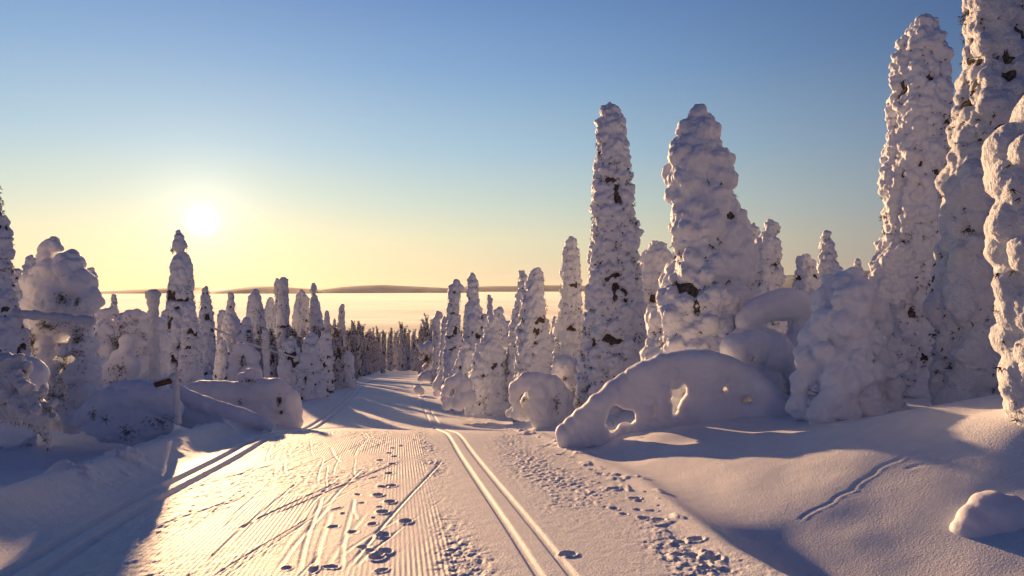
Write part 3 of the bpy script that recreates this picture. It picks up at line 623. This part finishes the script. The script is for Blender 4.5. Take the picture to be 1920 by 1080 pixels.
# far treeline: copies of a few kinds
def far_proto(seed, h, w, hook):
    r = np.random.default_rng(seed); B = []; z = h; T_, TD = [], []
    while z > 0:
        f = 1-z/h; R_ = w*(.28+.72*f**.7)*(1+.2*r.uniform(-1, 1)); xo = hook*max(0, .12-f)*8*w
        n = 5
        for i in range(n):
            a = r.uniform(0, 6.28); rb = R_*r.uniform(.4, .65)
            B.append([xo+math.cos(a)*(R_-rb*.7), math.sin(a)*(R_-rb*.7), z+r.uniform(-.2, .2), rb, rb, rb*r.uniform(.9, 1.4)])
            T_.append([math.cos(a)*R_*.95, math.sin(a)*R_*.95, z-rb*.4]); TD.append([math.cos(a), math.sin(a), -.5])
            a += 1.2; T_.append([math.cos(a)*R_*.9, math.sin(a)*R_*.9, z-rb*.8]); TD.append([math.cos(a), math.sin(a), -.8])
        z -= w*.42
    sm = blobs_to_mesh('snow', B, .10, M['snow_far'], smooth=0, disp=((.5, .28),), sub=1)
    e = empty('snowy_spruce', (0, 0, -500)); link('snow', sm, e)
    core = tube_mesh('b', [[0, 0, 0], [0, 0, h*.5], [0, 0, h*.95]], [w*.7, w*.5, w*.15], M['needles'], n=8, jag=.2)
    link('boughs', join_meshes('boughs', core, tufts_mesh('t', T_, TD, w*.42, M['needles'], n=8, seed=seed), M['needles']), e)
    return e
protos = [far_proto(200+i, 10, w, hk) for i, (w, hk) in enumerate([(.85, 0), (1.0, 1), (.75, 0), (1.15, -1), (.95, 0), (.8, 1)])]
used = set()
def far_tree(cx_, top, d, wf, label, group):
    i = random.randrange(len(protos)); src = protos[i]
    if i in used:
        e = src.copy(); C.objects.link(e)
        for ch in src.children:
            c2 = ch.copy(); C.objects.link(c2); c2.parent = e
    else: e = src; used.add(i)
    X = (cx_-CX)/F*d; zb = float(g_base(X, d)); zt = (HY-top)/F*d; s = (zt-zb)/10
    e.location = (X, d, zb-.1); e.scale = (s*wf, s*wf, s); e.rotation_euler = (0, 0, random.uniform(0, 6.28))
    tag(e, label, 'tree', group)
random.seed(21)
TOP = [(180, 590), (300, 590), (400, 585), (430, 600), (520, 610), (600, 600), (650, 606), (665, 602), (690, 612), (720, 618), (752, 614), (780, 622), (800, 600), (830, 610), (900, 606), (960, 610), (1000, 615), (1060, 612), (1120, 605), (1230, 600)]
def env(x): return np.interp(x, [a for a, _ in TOP], [b for _, b in TOP])
TL = {'L': ('snowy spruce in the dense dark treeline left of where the trail ends', 'spruces in the treeline left of the trail end'),
      'M': ('small far snowy spruce in the wall of trees closing the end of the trail', 'spruces closing the far end of the trail'),
      'R': ('distant snowy spruce filling the gaps between the near trees on the right', 'distant spruces on the right'),
      'N': ('young snow-plastered spruce crowding the foot of the taller spruces left of the trail', 'young spruces left of the trail'),
      'W': ('distant snowy spruce seen through gaps between the near trees on the left', 'distant spruces on the left')}
def trail_px(d): return CX + F*Lf(d)/d, CX+F*(Rf(d)+1.9)/d
for cx_ in np.arange(655, 815, 4.2):           # wall at the end
    d = random.uniform(175, 230); far_tree(cx_+random.uniform(-2, 2), env(cx_)+random.uniform(-6, 22), d, random.uniform(.55, .85), *TL['M'])
for d in np.geomspace(42, 165, 34):            # lining the trail on both sides
    a, b_ = trail_px(d)
    for side, x0, sg in (('L', a, -1), ('R', b_, 1)):
        for k in range(3):
            off = (1.6 + k*2.1 + random.uniform(-.6, .9))*F/d
            cx_ = x0+sg*off
            top = env(cx_)+random.uniform(2, 34) + (12 if k == 0 else 0)
            if side == 'R' and d < 60 and k == 0: continue
            far_tree(cx_, top, d, random.uniform(.55, .95), *TL['L' if side == 'L' else 'R'])
for cx_, top, d in [(661, 604, 70), (673, 601, 66), (700, 614, 120), (718, 618, 110), (752, 603, 160), (759, 624, 150), (801, 588, 80), (790, 612, 95), (775, 622, 140), (733, 622, 150)]:
    far_tree(cx_, top, d, .6, *TL['M'])
for k in range(46):
    cx_ = random.uniform(190, 640); d = random.uniform(48, 120)
    far_tree(cx_, env(cx_)+random.uniform(4, 34), d, random.uniform(.5, .8), *TL['W'])
for k in range(30):
    cx_ = random.uniform(395, 650); d = random.uniform(36, 62)
    far_tree(cx_, random.uniform(608, 650), d, random.uniform(.6, .95), *TL['N'])
for k in range(34):
    cx_ = random.uniform(870, 1240); d = random.uniform(48, 120)
    far_tree(cx_, env(cx_)+random.uniform(4, 34), d, random.uniform(.5, .8), *TL['R'])

# ------------------------------------------------------------------ posts, cable, signpost, bough, skier
def rimed_pole(name, label, cat, a, b_, d0, d1, rad, seed, cap=None, wood=True):
    A, B_ = px(*a, d0), px(*b_, d1); org = np.array([A[0], A[1], A[2]])
    e = empty(name, org); tag(e, label, cat)
    n = max(6, int(np.linalg.norm(B_-A)/(rad*.7))); r = np.random.default_rng(seed)
    Bl = []
    for i in range(n+1):
        p_ = A+(B_-A)*i/n; rr = rad*r.uniform(.72, 1.2); Bl.append([*(p_-org+[0, 0, 0]), rr, rr, rr])
    if cap: Bl.append([*(B_-org), cap*1.3, cap*1.3, cap*.9])
    link('rime', blobs_to_mesh('rime', Bl, max(.012, rad*.22), M['snow_rime'], smooth=1, disp=((rad*.8, rad*.5),), sub=2), e)
    link('post', tube_mesh('post', [A-org, B_-org], rad*.5, M['wood'], n=8), e)
    return e
rimed_pole('snow_covered_post', 'upright post cased in snow with a round snow cap, left of the sunlit pointed spruce', 'post', (291, 730), (287, 552), 15.5, 15.5, .12, 1, cap=.135)
rimed_pole('snow_covered_crossbeam', 'horizontal pole sleeved in snow in front of the top-heavy spruce', 'beam', (-30, 582), (172, 601), 13.0, 13.0, .085, 2)
rimed_pole('pale_pole', 'faint snow-crusted pole in front of the pink-tinged spruce', 'pole', (502, 730), (497, 620), 25, 25, .13, 3)
e = rimed_pole('thin_signpost', 'thin pole with a short crossbar left of the far trail bend', 'signpost', (629, 712), (628, 645), 42, 42, .09, 4)
e2 = tube_mesh('crossbar', [[-.35, 0, 2.0], [.2, 0, 2.05]], .07, M['snow_rime'], n=8); link('crossbar', e2, e)
# frosted cable
ca, cb = px(366, 598, 28.6), px(562, 672, 27)
pts = [ca+(cb-ca)*t_ + np.array([0, 0, -.16*math.sin(math.pi*t_)]) for t_ in np.linspace(0, 1, 24)]
cab = link('frosted_cable', tube_mesh('frosted_cable', np.array(pts)-ca, [.04*(1+.25*random.uniform(-1, 1)) for _ in pts], M['snow_rime'], n=8), loc=ca)
tag(cab, 'thin frosted cable sagging down to the right from the sunlit pointed spruce', 'cable')
# broken signpost
d = 11.0; A = px(334, 790, d); org = A.copy()
e = empty('broken_signpost', org); tag(e, 'frost-furred leaning signpost with one brown board pointing left', 'signpost')
top = px(329, 708, d)
Bl = [[*(A+(top-A)*i/14-org), .055, .055, .06] for i in range(15)] + [[*(px(326, 706, d)-org), .07, .07, .06]]
link('post', blobs_to_mesh('post', Bl, .012, M['snow_rime'], smooth=1, disp=((.05, .03),), sub=2), e)
b0, b1 = px(322, 712, d)-org, px(290, 721, d-.05)-org
link('board', tube_mesh('board', [b0, (b0+b1)/2, b1], [.06, .055, .05], M['wood'], n=6, jag=.1), e)
Bl = [[*(b0+(b1-b0)*i/8+np.array([0, 0, .05])), .04, .04, .022] for i in range(9)]
link('snow_cap', blobs_to_mesh('snow_cap', Bl, .012, M['snow_rime'], smooth=1, disp=((.05, .02),), sub=2), e)
# hanging frosted bough near the camera
r = np.random.default_rng(99); d = 5.6; Bl = []; T_, TD = [], []
org = px(-40, 700, d)
def twig(a, b_, r0, r1, n=10, db=0):
    for i in range(n):
        t_ = i/(n-1); x_ = a[0]+(b_[0]-a[0])*t_; y_ = a[1]+(b_[1]-a[1])*t_+6*math.sin(t_*3)
        rr = (r0+(r1-r0)*t_)*r.uniform(.75, 1.2)
        p_ = px(x_+r.uniform(-3, 3), y_+r.uniform(-3, 3), d+db+r.uniform(-.04, .04))-org
        Bl.append([*p_, rr*d/F, rr*d/F, rr*d/F])
        if r.random() < .5: T_.append(p_+[0, -.02, -rr*d/F*.8]); TD.append([.2, -.4, -.8])
for a, b_, r0, r1, db in [((-60, 690), (35, 672), 24, 13, 0), ((-60, 690), (20, 690), 40, 26, .1), ((10, 680), (60, 745), 20, 12, 0), ((20, 690), (75, 760), 15, 10, .08), ((-30, 720), (40, 780), 30, 15, .05), ((0, 720), (70, 785), 18, 13, -.05), ((50, 740), (95, 780), 12, 9, 0),
                          ((60, 760), (108, 785), 9, 6, 0), ((60, 770), (95, 822), 12, 6, 0), ((40, 770), (90, 800), 12, 9, .04), ((-40, 740), (20, 775), 22, 12, .1), ((70, 740), (82, 725), 7, 6, 0), ((80, 760), (104, 752), 6, 6, 0), ((45, 690), (52, 680), 8, 7, 0), ((-50, 760), (0, 780), 14, 7, 0), ((30, 700), (85, 790), 11, 9, -.1), ((90, 815), (93, 832), 6, 4, 0)]:
    twig(a, b_, r0, r1, db=db)
e = empty('frosted_bough', org); tag(e, 'close drooping bough thick with rime hanging in from the left edge', 'branch')
link('rime', blobs_to_mesh('rime', Bl, .011, M['snow_rime'], smooth=1, disp=((.06, .035), (.02, .014)), sub=2), e)
link('twigs', tufts_mesh('twigs', T_, TD, .05, M['needles_frost'], n=6, seed=3), e)
# far skier
def skin_mesh(name, pts, edges, rads, mat):
    me = bpy.data.meshes.new(name); me.from_pydata(pts, edges, []); o = bpy.data.objects.new('tmp', me); C.objects.link(o)
    sk = o.modifiers.new('s', 'SKIN'); sb = o.modifiers.new('u', 'SUBSURF'); sb.levels = 2
    lay = me.skin_vertices[0] if len(me.skin_vertices) else None
    if lay is None:
        bpy.context.view_layer.objects.active = o; bpy.ops.mesh.customdata_skin_add(); lay = me.skin_vertices[0]
    for i, rr in enumerate(rads): lay.data[i].radius = (rr, rr*.8)
    lay.data[0].use_root = True
    dg = bpy.context.evaluated_depsgraph_get(); dg.update(); res = bpy.data.meshes.new_from_object(o.evaluated_get(dg))
    bpy.data.objects.remove(o); res.name = name; res.materials.clear(); res.materials.append(mat)
    for p_ in res.polygons: p_.use_smooth = True
    return res
sd = 185.0; sX = (757-CX)/F*sd; sZ = float(g_base(sX, sd))
e = empty('person', (sX, sd, sZ)); tag(e, 'skier in dark clothes far down the trail, seen small before the trees', 'person')
P_ = [(0, 0, .95), (0, .02, 1.2), (0, .03, 1.42), (0, .03, 1.52), (0, .04, 1.64), (0, .05, 1.75),
      (-.1, 0, .9), (-.14, .05, .5), (-.15, -.02, .08), (-.15, .12, .05), (.1, 0, .9), (.15, .12, .5), (.15, .18, .08), (.15, .32, .05),
      (-.2, .03, 1.4), (-.3, .08, 1.15), (-.3, .25, 1.0), (.2, .03, 1.4), (.3, .0, 1.15), (.3, .1, .95), (-.3, .32, .97), (.3, .17, .93)]
E_ = [(0, 1), (1, 2), (2, 3), (3, 4), (4, 5), (0, 6), (6, 7), (7, 8), (8, 9), (0, 10), (10, 11), (11, 12), (12, 13), (2, 14), (14, 15), (15, 16), (2, 17), (17, 18), (18, 19), (16, 20), (19, 21)]
Rr = [.17, .17, .18, .07, .11, .10, .11, .08, .055, .05, .11, .08, .055, .05, .08, .06, .045, .08, .06, .045, .045, .045]
link('body', skin_mesh('body', P_, E_, Rr, M['cloth']), e)
for s_ in (-1, 1):
    link('ski', tube_mesh('ski', [[s_*.15, -.8, .02], [s_*.15, .8, .02], [s_*.15, 1.0, .08]], .03, M['cloth'], n=6), e)
    link('ski_pole', tube_mesh('ski_pole', [[s_*.3, .25, .98], [s_*.38, -.2, .02]], .012, M['cloth'], n=6), e)

# ------------------------------------------------------------------ valley fog and far hills
xs = np.concatenate([np.linspace(-14000, 14000, 260)]); ys = np.geomspace(420, 12400, 200)
XX, YY = np.meshgrid(xs, ys)
XX = XX*(YY/12400)**.85
ZZ = -58 + 5*fbm(XX/900, YY/500, 5, 3) + np.where(YY < 1500, 7*fbm(XX/260, YY/120, 15, 4), 0)*sstep(1500, 900, YY)*1.0
ZZ -= 14*sstep(800, 420, YY)
nr, nc = XX.shape; nV = nr*nc
Vf = np.concatenate([np.stack([XX, YY, ZZ], -1).reshape(-1, 3), np.stack([XX, YY, 0*ZZ-83], -1).reshape(-1, 3)])
idx = np.arange(nV).reshape(nr, nc)
tp = np.stack([idx[:-1, :-1], idx[:-1, 1:], idx[1:, 1:], idx[1:, :-1]], -1).reshape(-1, 4)
def wall(a_): return np.stack([a_[1:], a_[:-1], a_[:-1]+nV, a_[1:]+nV], -1)
Ff = np.concatenate([tp, tp[:, ::-1]+nV, wall(idx[0]), wall(idx[-1][::-1]), wall(idx[:, 0][::-1]), wall(idx[:, -1])]).reshape(-1)
fm = bpy.data.materials.new('valley_fog'); fm.use_nodes = True; fm.node_tree.nodes.clear()
fo = fm.node_tree.nodes.new('ShaderNodeOutputMaterial'); fv = fm.node_tree.nodes.new('ShaderNodeVolumePrincipled')
fv.inputs['Density'].default_value = .012; fv.inputs['Color'].default_value = (.86, .92, 1, 1); fv.inputs['Anisotropy'].default_value = .35
fm.node_tree.links.new(fv.outputs[0], fo.inputs['Volume'])
fog = link('valley_fog', raw_mesh('valley_fog', Vf, Ff, 4, fm)); tag(fog, 'low sea of bright fog filling the valley', 'fog', kind='stuff')
hm = plain('forested_hill', (0.22, 0.26, 0.30), noise=.004, var=.5)
def hill(d, spec, seed, depth=1500):
    """ridge: spec of (column, row) on the skyline at d metres"""
    xs = np.linspace(spec[0][0], spec[-1][0], 160); top = np.interp(xs, [a for a, _ in spec], [b for _, b in spec])
    top = np.convolve(np.pad(top, 6, mode='edge'), np.ones(13)/13, 'valid')
    X = (xs-CX)/F*d; Z = (HY-top)/F*d + 3*fbm(X/300, X*0, seed, 3)
    rows = []
    for t_ in np.linspace(-1, 1, 15):
        h = np.cos(t_*math.pi/2)**1.2
        rows.append(np.stack([X, d+t_*depth+0*X, -90+(Z+90)*h+4*fbm(X/200, 0*X+t_*9, seed+3, 3)*h], -1))
    Vh = np.concatenate(rows); nr, nc = 15, len(X); idx = np.arange(nr*nc).reshape(nr, nc)
    Fh = np.stack([idx[:-1, :-1], idx[:-1, 1:], idx[1:, 1:], idx[1:, :-1]], -1).reshape(-1)
    tag(link('hill', raw_mesh('hill', Vh, Fh, 4, hm)), kind='structure')
hill(7000, [(120, 552), (230, 545), (300, 541), (370, 536), (430, 541), (500, 536), (560, 540), (620, 546)], 1)
hill(7600, [(540, 550), (600, 544), (660, 536), (720, 534), (780, 537), (850, 541), (900, 550)], 2)
hill(9500, [(780, 546), (860, 538), (960, 536), (1080, 535), (1180, 538), (1260, 548)], 3)
hill(3300, [(1380, 560), (1440, 526), (1480, 515), (1540, 510), (1640, 506), (1760, 512), (1900, 520), (2000, 560)], 4)
hill(8200, [(-400, 560), (-200, 545), (0, 540), (120, 544), (220, 556)], 5)

# ------------------------------------------------------------------ air
bmz = __import__('bmesh').new(); __import__('bmesh').ops.create_cube(bmz, size=1)
hz = bpy.data.meshes.new('haze'); bmz.to_mesh(hz); bmz.free()
ho = link('haze', hz); ho.location = (0, 6000, 0); ho.scale = (30000, 13000, 172); tag(ho, 'thin winter haze over the valley', 'haze', kind='stuff')
m = bpy.data.materials.new('haze'); m.use_nodes = True; m.node_tree.nodes.clear()
o_ = m.node_tree.nodes.new('ShaderNodeOutputMaterial'); pv = m.node_tree.nodes.new('ShaderNodeVolumePrincipled')
pv.inputs['Density'].default_value = 0.000025; pv.inputs['Color'].default_value = (.95, .93, .9, 1); pv.inputs['Anisotropy'].default_value = .3
m.node_tree.links.new(pv.outputs[0], o_.inputs['Volume']); hz.materials.append(m)
